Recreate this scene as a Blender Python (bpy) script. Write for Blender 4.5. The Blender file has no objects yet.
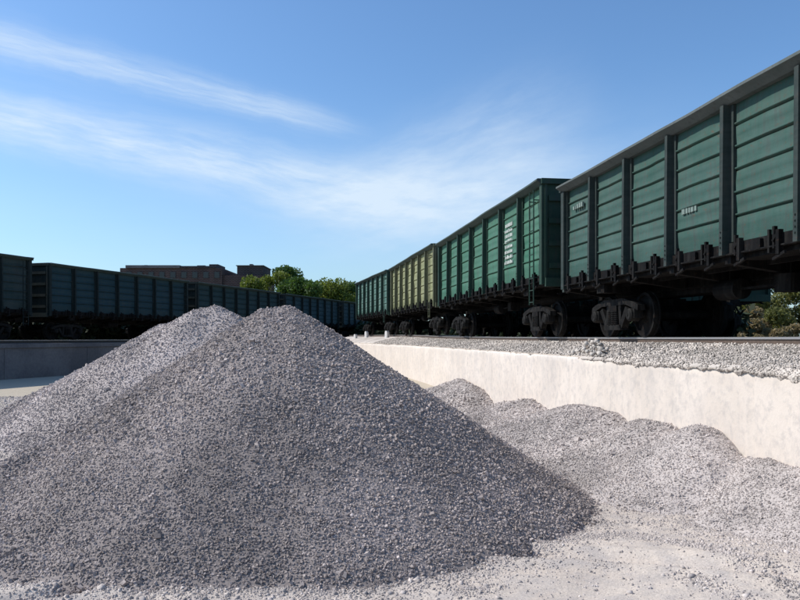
import bpy, math, random
import numpy as np
from mathutils import Vector, Matrix
R = math.radians
rng = np.random.default_rng(7)
random.seed(7)
scene = bpy.context.scene
col = scene.collection

# ------------------------------------------------------------------ camera
EYE = 1.9
F = 760.0 / 800.0
cam_d = bpy.data.cameras.new('camera')
cam = bpy.data.objects.new('camera', cam_d)
col.objects.link(cam)
cam.location = (0, 0, EYE)
cam.rotation_euler = (R(90), 0, 0)
cam_d.sensor_width = 36
cam_d.lens = 36 * F
cam_d.shift_y = 38 / 800
cam_d.clip_end = 6000
cam_d.clip_start = 0.05
scene.camera = cam

# ------------------------------------------------------------------ light
SUN_EL = R(43)
SUN_AZ = R(-82)            # clockwise from +Y: to the left and a little ahead
sd = Vector((math.sin(SUN_AZ) * math.cos(SUN_EL), math.cos(SUN_AZ) * math.cos(SUN_EL), math.sin(SUN_EL)))
sun_d = bpy.data.lights.new('sun', 'SUN')
sun_d.energy = 4.6
sun_d.angle = R(0.5)
sun_d.color = (1.0, 0.95, 0.88)
sun = bpy.data.objects.new('sun', sun_d)
sun.rotation_euler = sd.to_track_quat('Z', 'Y').to_euler()
sun.location = (-30, 20, 40)
col.objects.link(sun)

scene.view_settings.view_transform = 'Standard'
scene.view_settings.look = 'None'
scene.view_settings.exposure = 0.0
scene.view_settings.gamma = 1.0
scene.view_settings.use_curve_mapping = False


class NT:
    """tiny node-tree helper"""
    def __init__(s, tree): s.t = tree
    def n(s, typ, ins=None, **kw):
        nd = s.t.nodes.new(typ)
        for k, v in kw.items(): setattr(nd, k, v)
        for k, v in (ins or {}).items(): s.set(nd.inputs[k], v)
        return nd
    def set(s, sock, v):
        if isinstance(v, bpy.types.NodeSocket): s.t.links.new(v, sock)
        else: sock.default_value = v
    def m(s, op, a, b=0.0, c=None, clamp=False):
        nd = s.t.nodes.new('ShaderNodeMath'); nd.operation = op; nd.use_clamp = clamp
        s.set(nd.inputs[0], a); s.set(nd.inputs[1], b)
        if c is not None: s.set(nd.inputs[2], c)
        return nd.outputs[0]
    def mix(s, fac, a, b, mode='MIX'):
        nd = s.t.nodes.new('ShaderNodeMix'); nd.data_type = 'RGBA'; nd.blend_type = mode
        s.set(nd.inputs[0], fac); s.set(nd.inputs[6], a); s.set(nd.inputs[7], b)
        return nd.outputs[2]
    def ramp(s, fac, stops):
        nd = s.t.nodes.new('ShaderNodeValToRGB'); e = nd.color_ramp.elements
        while len(e) < len(stops): e.new(0.5)
        for i, (p, c) in enumerate(stops):
            e[i].position = p
            e[i].color = (c, c, c, 1) if not isinstance(c, tuple) else (*c, 1)
        s.set(nd.inputs[0], fac)
        return nd.outputs[0]
    def sstep(s, v, lo, hi):
        nd = s.t.nodes.new('ShaderNodeMapRange'); nd.interpolation_type = 'SMOOTHSTEP'
        s.set(nd.inputs[0], v); s.set(nd.inputs[1], lo); s.set(nd.inputs[2], hi)
        nd.inputs[3].default_value = 0; nd.inputs[4].default_value = 1
        return nd.outputs[0]


# ---- world: Nishita sky with thin high cirrus laid out by direction
world = bpy.data.worlds.new("World")
scene.world = world
world.use_nodes = True
wt = world.node_tree
wt.nodes.clear()
W = NT(wt)
sky = W.n('ShaderNodeTexSky', sky_type='NISHITA', sun_disc=False)
sky.sun_elevation = SUN_EL
sky.sun_rotation = SUN_AZ
sky.air_density = 1.0
sky.dust_density = 1.0
sky.ozone_density = 3.0
tc = W.n('ShaderNodeTexCoord')
dirv = tc.outputs['Generated']


def pdir(x, y):
    return Vector(((x - 400) / 760, 1.0, (338 - y) / 760)).normalized()


def dot(v, vec):
    nd = wt.nodes.new('ShaderNodeVectorMath'); nd.operation = 'DOT_PRODUCT'
    wt.links.new(v, nd.inputs[0]); nd.inputs[1].default_value = tuple(vec)
    return nd.outputs['Value']


wn = W.n('ShaderNodeTexNoise', {'Vector': dirv, 'Scale': 9.0, 'Detail': 5.0, 'Roughness': 0.6})
warp = W.m('MULTIPLY', W.m('SUBTRACT', wn.outputs[0], 0.5), 0.020)


def streak(a, b, wa, wb, s0, s1, power):
    """a band round the great circle through two directions; widths in radians at both ends"""
    A, B = pdir(*a), pdir(*b)
    n = A.cross(B).normalized()
    if n.z < 0: n = -n
    t = (B - A * A.dot(B)).normalized()
    L = math.acos(A.dot(B))
    dn = W.m('ADD', dot(dirv, n), warp)
    u = W.m('DIVIDE', W.m('ARCTAN2', dot(dirv, t), dot(dirv, A)), L)
    wd = W.m('MAXIMUM', W.m('MULTIPLY_ADD', u, wb - wa, wa), 0.004)
    q = W.m('DIVIDE', dn, wd)
    g = W.m('POWER', 2.718, W.m('MULTIPLY', W.m('MULTIPLY', q, q), -1.0))
    # fibres along the streak
    comb = W.n('ShaderNodeCombineXYZ', {0: W.m('MULTIPLY', u, 2.2), 1: W.m('MULTIPLY', q, 1.1), 2: wa * 100})
    fn = W.n('ShaderNodeTexNoise', {'Vector': comb.outputs[0], 'Scale': 1.7, 'Detail': 6.0, 'Roughness': 0.62})
    fib = W.sstep(fn.outputs[0], 0.25, 0.75)
    fib = W.m('MULTIPLY_ADD', fib, 0.75, 0.35)
    ends = W.m('MULTIPLY', W.sstep(u, s0[0], s0[1]), W.m('SUBTRACT', 1.0, W.sstep(u, s1[0], s1[1])))
    return W.m('MULTIPLY', W.m('MULTIPLY', W.m('MULTIPLY', g, fib), ends), power)


st = [
    streak((0, 41), (350, 128), 0.020, 0.012, (-0.9, -0.1), (0.75, 1.12), 0.55),
    streak((0, 117), (330, 188), 0.026, 0.036, (-0.9, -0.1), (0.8, 1.6), 0.76),
    streak((240, 205), (560, 178), 0.018, 0.060, (-0.05, 0.45), (0.75, 1.5), 0.42),
    streak((320, 195), (560, 110), 0.034, 0.055, (-0.05, 0.5), (0.7, 1.25), 0.30),
    streak((300, 232), (520, 196), 0.040, 0.050, (-0.2, 0.5), (0.8, 1.4), 0.40),
]
acc = st[0]
for s_ in st[1:]:
    acc = W.m('ADD', acc, s_)
# faint veil of haze cloud towards the horizon
sep = W.n('ShaderNodeSeparateXYZ', {0: dirv})
veil_n = W.n('ShaderNodeTexNoise', {'Vector': W.n('ShaderNodeVectorMath', {0: dirv, 1: (2.0, 2.0, 9.0)}, operation='MULTIPLY').outputs[0],
                                    'Scale': 1.6, 'Detail': 5.0, 'Roughness': 0.55})
veil = W.m('MULTIPLY', W.m('SUBTRACT', 1.0, W.sstep(sep.outputs[2], 0.0, 0.34)), W.m('MULTIPLY_ADD', veil_n.outputs[0], 0.25, 0.05))
acc = W.m('MINIMUM', W.m('ADD', acc, veil), 0.85)
tint = W.mix(1.0, sky.outputs[0], (0.85, 1.09, 1.27, 1), 'MULTIPLY')
skyc = W.mix(acc, tint, (5.6, 6.5, 7.4, 1))
bg = W.n('ShaderNodeBackground', {'Color': skyc, 'Strength': 0.137})
wo = W.n('ShaderNodeOutputWorld')
wt.links.new(bg.outputs[0], wo.inputs[0])


# ------------------------------------------------------------------ numpy noise
def _hash(ix, iy, seed):
    h = (ix * 374761393 + iy * 668265263 + seed * 1442695041) & 0xffffffff
    h = ((h ^ (h >> 13)) * 1274126177) & 0xffffffff
    return ((h ^ (h >> 16)) & 0xffff) / 65535.0


def vnoise(x, y, seed=0):
    x = np.asarray(x, float); y = np.asarray(y, float)
    ix = np.floor(x).astype(np.int64); iy = np.floor(y).astype(np.int64)
    fx = x - ix; fy = y - iy
    fx = fx * fx * (3 - 2 * fx); fy = fy * fy * (3 - 2 * fy)
    a = _hash(ix, iy, seed); b = _hash(ix + 1, iy, seed)
    c = _hash(ix, iy + 1, seed); d = _hash(ix + 1, iy + 1, seed)
    return (a * (1 - fx) + b * fx) * (1 - fy) + (c * (1 - fx) + d * fx) * fy


def fbm(x, y, seed=0, oct=4):
    s = 0; a = 0.5; f = 1.0
    for o in range(oct):
        s = s + a * (vnoise(np.asarray(x) * f, np.asarray(y) * f, seed + o * 17) - 0.5)
        a *= 0.5; f *= 2.03
    return s


# ------------------------------------------------------------------ materials
MATS = {}


def newmat(name):
    m = bpy.data.materials.new(name); m.use_nodes = True
    t = m.node_tree; t.nodes.clear()
    N = NT(t)
    p = N.n('ShaderNodeBsdfPrincipled'); o = N.n('ShaderNodeOutputMaterial')
    t.links.new(p.outputs[0], o.inputs[0])
    MATS[name] = m
    return m, N, p


def objco(N):
    return N.n('ShaderNodeTexCoord').outputs['Object']


def noise(N, co, scale, detail=4.0, rough=0.55):
    return N.n('ShaderNodeTexNoise', {'Vector': co, 'Scale': scale, 'Detail': detail, 'Roughness': rough}).outputs[0]


def scaled(N, co, v):
    return N.n('ShaderNodeVectorMath', {0: co, 1: v}, operation='MULTIPLY').outputs[0]


def bump(N, p, h, strength, dist):
    b = N.n('ShaderNodeBump', {'Height': h, 'Strength': strength, 'Distance': dist})
    N.set(p.inputs['Normal'], b.outputs[0])


def stone_mat(name, dark, mid, light, tintv=(1, 1, 1)):
    m, N, p = newmat(name)
    at = N.n('ShaderNodeAttribute', attribute_name='tone')
    c = N.ramp(at.outputs['Fac'], [(0.0, tuple(dark * k for k in tintv)), (0.5, tuple(mid * k for k in tintv)),
                                   (0.86, tuple(light * k for k in tintv)), (1.0, tuple(light * 1.4 * k for k in tintv))])
    g = N.n('ShaderNodeNewGeometry')
    n1 = noise(N, g.outputs['Position'], 45.0, 3.0)
    n2 = noise(N, g.outputs['Position'], 0.75, 5.0, 0.6)
    c = N.mix(1.0, c, N.ramp(n1, [(0.3, 0.75), (0.7, 1.2)]), 'MULTIPLY')
    c = N.mix(1.0, c, N.ramp(n2, [(0.36, 0.76), (0.64, 1.14)]), 'MULTIPLY')
    N.set(p.inputs['Base Color'], c)
    p.inputs['Roughness'].default_value = 0.9
    p.inputs['Specular IOR Level'].default_value = 0.3
    bump(N, p, noise(N, g.outputs['Position'], 160.0, 4.0), 0.5, 0.004)
    return m


stone_mat('gravel', 0.20, 0.325, 0.42, (1.17, 0.99, 0.90))
stone_mat('gravel_fine', 0.30, 0.39, 0.46, (1.16, 1.0, 0.92))
stone_mat('gravel_dusty', 0.33, 0.44, 0.52, (1.12, 0.985, 0.90))
stone_mat('ballast', 0.03, 0.53, 0.66, (1.12, 0.99, 0.87))
stone_mat('rubble', 0.26, 0.50, 0.62, (1.10, 0.99, 0.88))

# dusty yard ground
m, N, p = newmat('yard_dust')
g = N.n('ShaderNodeNewGeometry').outputs['Position']
n1 = noise(N, g, 0.6, 5.0); n2 = noise(N, g, 5.0, 6.0, 0.65); n3 = noise(N, g, 60.0, 4.0, 0.7)
c = N.mix(N.ramp(n1, [(0.35, 0.0), (0.65, 1.0)]), (0.58, 0.49, 0.41, 1), (0.68, 0.585, 0.495, 1))
c = N.mix(N.ramp(n2, [(0.42, 0.0), (0.62, 0.7)]), c, (0.46, 0.41, 0.375, 1))
c = N.mix(1.0, c, N.ramp(n3, [(0.3, 0.72), (0.7, 1.12)]), 'MULTIPLY')
sepg = N.n('ShaderNodeSeparateXYZ', {0: g})
far = N.sstep(sepg.outputs[1], 16.0, 24.0)
c = N.mix(N.m('MULTIPLY', far, 0.75), c, (0.44, 0.38, 0.28, 1))
N.set(p.inputs['Base Color'], c)
p.inputs['Roughness'].default_value = 0.95
p.inputs['Specular IOR Level'].default_value = 0.2
hh = N.m('ADD', N.m('MULTIPLY', n3, 0.5), N.m('MULTIPLY', n2, 1.5))
bump(N, p, hh, 0.6, 0.02)

# embankment land: dry grass and earth
m, N, p = newmat('dry_grass_land')
g = N.n('ShaderNodeNewGeometry').outputs['Position']
n1 = noise(N, g, 0.25, 5.0); n2 = noise(N, g, 7.0, 5.0, 0.7)
c = N.mix(N.ramp(n1, [(0.4, 0.0), (0.6, 1.0)]), (0.15, 0.17, 0.06, 1), (0.28, 0.22, 0.16, 1))
c = N.mix(1.0, c, N.ramp(n2, [(0.3, 0.6), (0.7, 1.2)]), 'MULTIPLY')
N.set(p.inputs['Base Color'], c)
p.inputs['Roughness'].default_value = 1.0
bump(N, p, n2, 0.8, 0.1)

# whitewashed wall
m, N, p = newmat('whitewash')
co = N.n('ShaderNodeNewGeometry').outputs['Position']
n1 = noise(N, co, 0.9, 5.0); n2 = noise(N, co, 7.0, 6.0, 0.7)
n3 = noise(N, scaled(N, co, (1.6, 1.6, 0.8)), 1.1, 6.0, 0.7)
c = N.mix(N.ramp(n1, [(0.35, 0.0), (0.68, 1.0)]), (0.62, 0.54, 0.465, 1), (0.71, 0.625, 0.545, 1))
c = N.mix(N.m('MULTIPLY', N.ramp(n3, [(0.46, 0.0), (0.72, 1.0)]), 0.55), c, (0.50, 0.455, 0.42, 1))
c = N.mix(N.m('MULTIPLY', N.ramp(n2, [(0.48, 0.0), (0.66, 1.0)]), 0.6), c, (0.43, 0.39, 0.36, 1))
N.set(p.inputs['Base Color'], c)
p.inputs['Roughness'].default_value = 0.9
bump(N, p, N.m('ADD', n2, N.m('MULTIPLY', n1, 2.0)), 0.45, 0.02)

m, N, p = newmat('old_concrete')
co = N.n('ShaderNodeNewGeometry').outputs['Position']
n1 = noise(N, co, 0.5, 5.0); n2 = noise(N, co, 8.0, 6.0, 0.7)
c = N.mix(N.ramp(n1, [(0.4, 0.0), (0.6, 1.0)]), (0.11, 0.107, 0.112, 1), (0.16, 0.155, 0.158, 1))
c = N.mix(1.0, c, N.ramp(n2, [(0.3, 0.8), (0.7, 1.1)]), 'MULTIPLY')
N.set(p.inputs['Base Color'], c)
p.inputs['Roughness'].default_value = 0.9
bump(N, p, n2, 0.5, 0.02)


def paint(name, base, dusty, amount=0.5, rust=0.25):
    """weathered wagon paint: chalky patches, vertical dirt runs, rust spots"""
    m, N, p = newmat(name)
    co = objco(N)
    n1 = noise(N, co, 0.9, 6.0, 0.65)
    n2 = noise(N, scaled(N, co, (5.0, 5.0, 0.55)), 1.6, 6.0, 0.65)
    n3 = noise(N, co, 14.0, 6.0, 0.7)
    n4 = noise(N, scaled(N, co, (0.8, 0.8, 6.0)), 2.2, 4.0, 0.6)
    f = N.m('ADD', N.m('MULTIPLY', n1, 0.45), N.m('ADD', N.m('MULTIPLY', n2, 0.3), N.m('MULTIPLY', n4, 0.25)))
    c = N.mix(N.m('MULTIPLY', N.ramp(f, [(0.38, 0.0), (0.62, 1.0)]), amount), (*base, 1), (*dusty, 1))
    c = N.mix(N.m('MULTIPLY', N.ramp(n3, [(0.57, 0.0), (0.68, 1.0)]), rust), c, (0.10, 0.05, 0.03, 1))
    c = N.mix(N.m('MULTIPLY', N.ramp(n2, [(0.50, 0.0), (0.68, 1.0)]), 0.5), c, (0.035, 0.035, 0.032, 1))
    N.set(p.inputs['Base Color'], c)
    n5 = noise(N, scaled(N, co, (1.0, 1.0, 1.6)), 0.7, 1.0)
    c = N.mix(1.0, c, N.ramp(n5, [(0.44, 0.78), (0.47, 1.0), (0.58, 1.0), (0.60, 1.18)]), 'MULTIPLY')
    n6 = noise(N, scaled(N, co, (9.0, 9.0, 0.35)), 1.3, 4.0, 0.6)
    c = N.mix(N.m('MULTIPLY', N.ramp(n6, [(0.60, 0.0), (0.72, 1.0)]), min(1.0, rust * 1.2)), c, (0.085, 0.050, 0.032, 1))
    N.set(p.inputs['Roughness'], N.m('MULTIPLY_ADD', n3, 0.3, 0.6))
    p.inputs['Specular IOR Level'].default_value = 0.08 if name in ('grime_black', 'cast_steel', 'post_dim', 'paint_dim_grey_green') else 0.25
    bump(N, p, N.m('ADD', n3, N.m('MULTIPLY', n1, 2.0)), 0.25, 0.01)
    return m


paint('paint_grey_green', (0.018, 0.062, 0.048), (0.058, 0.102, 0.088), 0.8, 0.6)
paint('paint_bright_green', (0.026, 0.115, 0.072), (0.070, 0.145, 0.105), 0.75)
paint('paint_olive', (0.17, 0.185, 0.085), (0.27, 0.27, 0.16), 0.7)
paint('paint_teal', (0.045, 0.120, 0.095), (0.12, 0.18, 0.155), 0.75)
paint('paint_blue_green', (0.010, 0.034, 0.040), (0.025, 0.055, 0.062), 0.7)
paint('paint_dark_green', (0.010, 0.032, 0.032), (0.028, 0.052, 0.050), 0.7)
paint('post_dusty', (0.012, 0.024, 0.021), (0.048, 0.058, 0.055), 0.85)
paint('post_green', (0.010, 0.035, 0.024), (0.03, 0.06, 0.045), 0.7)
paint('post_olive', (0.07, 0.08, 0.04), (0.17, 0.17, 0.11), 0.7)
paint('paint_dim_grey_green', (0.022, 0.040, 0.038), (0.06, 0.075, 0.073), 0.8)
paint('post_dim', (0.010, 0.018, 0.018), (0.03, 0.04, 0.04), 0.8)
paint('chord_pale', (0.07, 0.085, 0.08), (0.14, 0.155, 0.15), 0.8, 0.3)
paint('chord_dark', (0.03, 0.055, 0.05), (0.07, 0.09, 0.085), 0.8, 0.3)
paint('grime_black', (0.004, 0.004, 0.004), (0.012, 0.011, 0.011), 0.8, 0.2)
paint('cast_steel', (0.005, 0.005, 0.005), (0.034, 0.032, 0.031), 0.6, 0.2)
paint('faded_mark', (0.20, 0.25, 0.22), (0.12, 0.17, 0.15), 0.7, 0.1)
paint('white_mark', (0.55, 0.57, 0.52), (0.35, 0.40, 0.36), 0.7, 0.1)
paint('white_post', (0.75, 0.73, 0.70), (0.60, 0.58, 0.55), 0.6, 0.05)

m, N, p = newmat('rail_steel')
n3 = noise(N, objco(N), 12.0, 4.0)
N.set(p.inputs['Base Color'], N.ramp(n3, [(0.3, (0.06, 0.04, 0.03)), (0.7, (0.11, 0.075, 0.055))]))
p.inputs['Roughness'].default_value = 0.7
m, N, p = newmat('rail_head')
p.inputs['Base Color'].default_value = (0.55, 0.52, 0.50, 1); p.inputs['Metallic'].default_value = 0.8
p.inputs['Roughness'].default_value = 0.4
m, N, p = newmat('sleeper_concrete')
n3 = noise(N, objco(N), 9.0, 4.0)
N.set(p.inputs['Base Color'], N.ramp(n3, [(0.3, (0.24, 0.22, 0.20)), (0.7, (0.36, 0.33, 0.30))]))
p.inputs['Roughness'].default_value = 0.9


def leafmat(name, a, b):
    m, N, p = newmat(name)
    at = N.n('ShaderNodeAttribute', attribute_name='tone')
    N.set(p.inputs['Base Color'], N.ramp(at.outputs['Fac'], [(0.0, a), (1.0, b)]))
    p.inputs['Roughness'].default_value = 0.6
    p.inputs['Specular IOR Level'].default_value = 0.3
    tr = N.n('ShaderNodeBsdfTranslucent', {'Color': (b[0] * 1.3, b[1] * 1.4, b[2], 1)})
    mx = N.n('ShaderNodeMixShader', {0: 0.3})
    N.t.links.new(p.outputs[0], mx.inputs[1]); N.t.links.new(tr.outputs[0], mx.inputs[2])
    out = [n for n in N.t.nodes if n.type == 'OUTPUT_MATERIAL'][0]
    N.t.links.new(mx.outputs[0], out.inputs[0])


leafmat('leaf_yellow', (0.060, 0.095, 0.015), (0.17, 0.20, 0.035))
leafmat('leaf_green', (0.030, 0.070, 0.015), (0.085, 0.14, 0.03))
m, N, p = newmat('leaf_dense')  # near-black opaque leaf for the undergrowth added to block light under wagons
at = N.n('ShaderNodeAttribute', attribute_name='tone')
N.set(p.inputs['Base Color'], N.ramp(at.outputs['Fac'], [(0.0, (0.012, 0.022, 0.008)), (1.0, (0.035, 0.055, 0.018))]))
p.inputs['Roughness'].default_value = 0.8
leafmat('leaf_shrub', (0.075, 0.085, 0.025), (0.19, 0.19, 0.065))
leafmat('leaf_dry', (0.13, 0.10, 0.05), (0.30, 0.23, 0.13))
m, N, p = newmat('bark')
N.set(p.inputs['Base Color'], N.ramp(noise(N, objco(N), 3.0), [(0.3, (0.06, 0.045, 0.035)), (0.7, (0.13, 0.10, 0.08))]))
p.inputs['Roughness'].default_value = 0.95
for nm, ca, cb in (('brick_brown', (0.060, 0.030, 0.026), (0.090, 0.044, 0.036)), ('brick_dark', (0.035, 0.025, 0.027), (0.055, 0.038, 0.038)),
                   ('roof_slab', (0.15, 0.13, 0.13), (0.22, 0.19, 0.185))):
    m, N, p = newmat(nm)
    co = objco(N)
    br = N.n('ShaderNodeTexBrick', {'Vector': N.n('ShaderNodeMapping', {'Vector': co, 'Rotation': (R(90), 0, 0)}).outputs[0], 'Scale': 1.0,
                                    'Color1': (*ca, 1), 'Color2': (*cb, 1), 'Mortar': (0.2, 0.18, 0.17, 1), 'Mortar Size': 0.012,
                                    'Brick Width': 0.5, 'Row Height': 0.2})
    c = N.mix(1.0, br.outputs[0], N.ramp(noise(N, co, 0.4, 5.0), [(0.3, 0.7), (0.7, 1.2)]), 'MULTIPLY')
    N.set(p.inputs['Base Color'], c); p.inputs['Roughness'].default_value = 0.9
m, N, p = newmat('dark_glass')
p.inputs['Base Color'].default_value = (0.02, 0.022, 0.025, 1); p.inputs['Roughness'].default_value = 0.12


# ------------------------------------------------------------------ object helpers
def tag(o, label=None, cat=None, group=None, kind=None):
    if label: o['label'] = label
    if cat: o['category'] = cat
    if group: o['group'] = group
    if kind: o['kind'] = kind
    return o


def empty(name, loc=(0, 0, 0), rz=0.0):
    o = bpy.data.objects.new(name, None)
    o.empty_display_size = 0.3
    o.location = loc; o.rotation_euler = (0, 0, rz)
    col.objects.link(o)
    return o


CACHE = {}


def link(name, me, mat, parent=None, loc=(0, 0, 0), rz=0.0):
    o = bpy.data.objects.new(name, me)
    col.objects.link(o)
    if parent: o.parent = parent
    o.location = loc; o.rotation_euler = (0, 0, rz)
    if not me.materials: me.materials.append(None)
    if mat:
        o.material_slots[0].link = 'OBJECT'
        o.material_slots[0].material = MATS[mat]
    return o


class MB:
    def __init__(s): s.v = []; s.f = []; s.sm = False
    def add(s, vs, fs):
        b = len(s.v); s.v += [tuple(v) for v in vs]; s.f += [tuple(b + i for i in f) for f in fs]
    def box(s, x0, x1, y0, y1, z0, z1):
        s.add([(x0, y0, z0), (x1, y0, z0), (x1, y1, z0), (x0, y1, z0), (x0, y0, z1), (x1, y0, z1), (x1, y1, z1), (x0, y1, z1)],
              [(3, 2, 1, 0), (4, 5, 6, 7), (0, 1, 5, 4), (1, 2, 6, 5), (2, 3, 7, 6), (3, 0, 4, 7)])
        return s
    def bar(s, p0, p1, w, h=None):
        h = h or w
        a, b = Vector(p0), Vector(p1)
        d = (b - a).normalized()
        up = Vector((0, 0, 1)) if abs(d.z) < 0.95 else Vector((1, 0, 0))
        x = d.cross(up).normalized() * w / 2; y = d.cross(x).normalized() * h / 2
        vs = [a - x - y, a + x - y, a + x + y, a - x + y, b - x - y, b + x - y, b + x + y, b - x + y]
        s.add(vs, [(0, 1, 2, 3), (7, 6, 5, 4), (0, 4, 5, 1), (1, 5, 6, 2), (2, 6, 7, 3), (3, 7, 4, 0)])
        return s
    def lathe(s, prof, c=(0, 0, 0), axis='y', n=24):
        """prof: list of (along, radius)"""
        vs = []; fs = []
        for a, r in prof:
            for i in range(n):
                t = 2 * math.pi * i / n
                p = {'y': (r * math.cos(t), a, r * math.sin(t)), 'x': (a, r * math.cos(t), r * math.sin(t)),
                     'z': (r * math.cos(t), r * math.sin(t), a)}[axis]
                vs.append((c[0] + p[0], c[1] + p[1], c[2] + p[2]))
        for j in range(len(prof) - 1):
            for i in range(n):
                k = (i + 1) % n
                fs.append((j * n + i, j * n + k, (j + 1) * n + k, (j + 1) * n + i))
        fs.append(tuple(range(n - 1, -1, -1))); fs.append(tuple((len(prof) - 1) * n + i for i in range(n)))
        s.add(vs, fs)
        return s
    def prism(s, poly, y0, y1):
        """poly in (x,z), extruded along y"""
        n = len(poly)
        s.add([(x, y0, z) for x, z in poly] + [(x, y1, z) for x, z in poly],
              [tuple(range(n)), tuple(range(2 * n - 1, n - 1, -1))] + [(i, (i + 1) % n + 0, (i + 1) % n + n, i + n)[::-1] for i in range(n)])
        return s
    def mesh(s, name):
        me = bpy.data.meshes.new(name)
        me.from_pydata(s.v, [], s.f); me.update()
        bm = None
        return me
    def build(s, name, mat, parent=None, **kw):
        return link(name, s.mesh(name), mat, parent, **kw)


def cached(key, fn):
    if key not in CACHE: CACHE[key] = fn().mesh(key if isinstance(key, str) else key[0])
    return CACHE[key]


def np_mesh(name, verts, faces, tone=None, smooth=False):
    """verts (n,3), faces list of (m,k) arrays"""
    me = bpy.data.meshes.new(name)
    me.vertices.add(len(verts)); me.vertices.foreach_set('co', np.ascontiguousarray(verts, dtype=np.float32).ravel())
    loops = np.concatenate([f.ravel() for f in faces]).astype(np.int32)
    sizes = np.concatenate([np.full(len(f), f.shape[1]) for f in faces]).astype(np.int32)
    me.loops.add(len(loops)); me.loops.foreach_set('vertex_index', loops)
    me.polygons.add(len(sizes))
    me.polygons.foreach_set('loop_start', np.concatenate([[0], np.cumsum(sizes)[:-1]]).astype(np.int32))
    me.polygons.foreach_set('loop_total', sizes)
    if smooth is not False:
        sm = np.zeros(len(sizes), bool) if not isinstance(smooth, np.ndarray) else smooth
        if smooth is True: sm[:] = True
        me.polygons.foreach_set('use_smooth', sm)
    me.update(calc_edges=True)
    if tone is not None:
        a = me.attributes.new('tone', 'FLOAT', 'POINT')
        a.data.foreach_set('value', np.ascontiguousarray(tone, dtype=np.float32))
    return me


CUBE_V = np.array([(-1, -1, -1), (1, -1, -1), (1, 1, -1), (-1, 1, -1), (-1, -1, 1), (1, -1, 1), (1, 1, 1), (-1, 1, 1)], float) * 0.62
CUBE_F = np.array([(3, 2, 1, 0), (4, 5, 6, 7), (0, 1, 5, 4), (1, 2, 6, 5), (2, 3, 7, 6), (3, 0, 4, 7)])
CUBE_T = np.array([t for q in CUBE_F for t in ((q[0], q[1], q[2]), (q[0], q[2], q[3]))])


def stones(pos, size, seed, spread=0.5, tmul=None):
    """angular crushed stones: (n,3) centres and sizes -> verts, tris, tone"""
    r = np.random.default_rng(seed)
    n = len(pos)
    V = CUBE_V[None] * (1 + r.uniform(-spread, spread, (n, 8, 3)))
    V = V * (size[:, None, None] * 0.5) * r.uniform(0.6, 1.25, (n, 1, 3))
    q = r.normal(size=(n, 4)); q /= np.linalg.norm(q, axis=1, keepdims=True)
    w, x, y, z = q.T
    M = np.stack([1 - 2 * (y * y + z * z), 2 * (x * y - z * w), 2 * (x * z + y * w),
                  2 * (x * y + z * w), 1 - 2 * (x * x + z * z), 2 * (y * z - x * w),
                  2 * (x * z - y * w), 2 * (y * z + x * w), 1 - 2 * (x * x + y * y)], 1).reshape(n, 3, 3)
    V = np.einsum('nij,nkj->nki', M, V) + pos[:, None, :]
    T = CUBE_T[None] + (np.arange(n) * 8)[:, None, None]
    tone = r.beta(2.0, 2.6, n)
    if tmul is not None: tone = np.clip(tone * tmul, 0, 1)
    return V.reshape(-1, 3), T.reshape(-1, 3), np.repeat(tone, 8)


# ------------------------------------------------------------------ layout of the place
def wallx(y):
    """front face of the right retaining wall"""
    y = np.asarray(y, float)
    return 5.4 - 0.1355 * y - 0.0042 * np.maximum(y - 31, 0) ** 1.85


WALL_TOP = EYE - 0.365
PLAT_TOP = EYE - 0.26
LDIR = Vector((0.2987, 1, 0)).normalized()      # heading of the left railway


def platx(y): return -28.4 + 0.2987 * np.asarray(y, float)


# ------------------------------------------------------------------ ground
def ground_h(x, y):
    near = np.exp(-((np.asarray(x)) ** 2 / 150.0 + (np.asarray(y) - 8) ** 2 / 120.0))
    h = 0.10 * fbm(x * 0.7 + 3, y * 0.7, 5, 4) + 0.035 * fbm(x * 4, y * 4, 9, 3)
    # low dusty rise by the wall, ruts across it
    h = h + 0.10 * np.exp(-(((x - 3.0) / 1.3) ** 2 + ((y - 6.3) / 0.8) ** 2))
    d = np.abs((y - 6.3) + 0.45 * (x - 2.2) + 0.12 * (x - 2.2) ** 2)
    h = h - 0.06 * np.exp(-(d / 0.13) ** 2) + 0.03 * np.exp(-((d - 0.25) / 0.12) ** 2)
    return h * near


def axis_coords(lo, hi, step, outer):
    a = list(np.arange(lo, hi + step / 2, step))
    g = step; x = a[0]; left = []
    while x > -outer:
        g *= 1.22; x -= g; left.append(x)
    g = step; x = a[-1]; right = []
    while x < outer:
        g *= 1.22; x += g; right.append(x)
    return np.array(left[::-1] + a + right)


gx = axis_coords(-7.0, 7.0, 0.045, 1800); gy = axis_coords(3.0, 15.0, 0.045, 1800)
GX, GY = np.meshgrid(gx, gy)
GZ = ground_h(GX, GY)
nx, ny = len(gx), len(gy)
idx = np.arange(nx * ny).reshape(ny, nx)
quads = np.stack([idx[:-1, :-1], idx[:-1, 1:], idx[1:, 1:], idx[1:, :-1]], -1).reshape(-1, 4)
me = np_mesh('ground', np.stack([GX, GY, GZ], -1).reshape(-1, 3), [quads], smooth=True)
tag(link('ground', me, 'yard_dust'), kind='structure')

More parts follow.
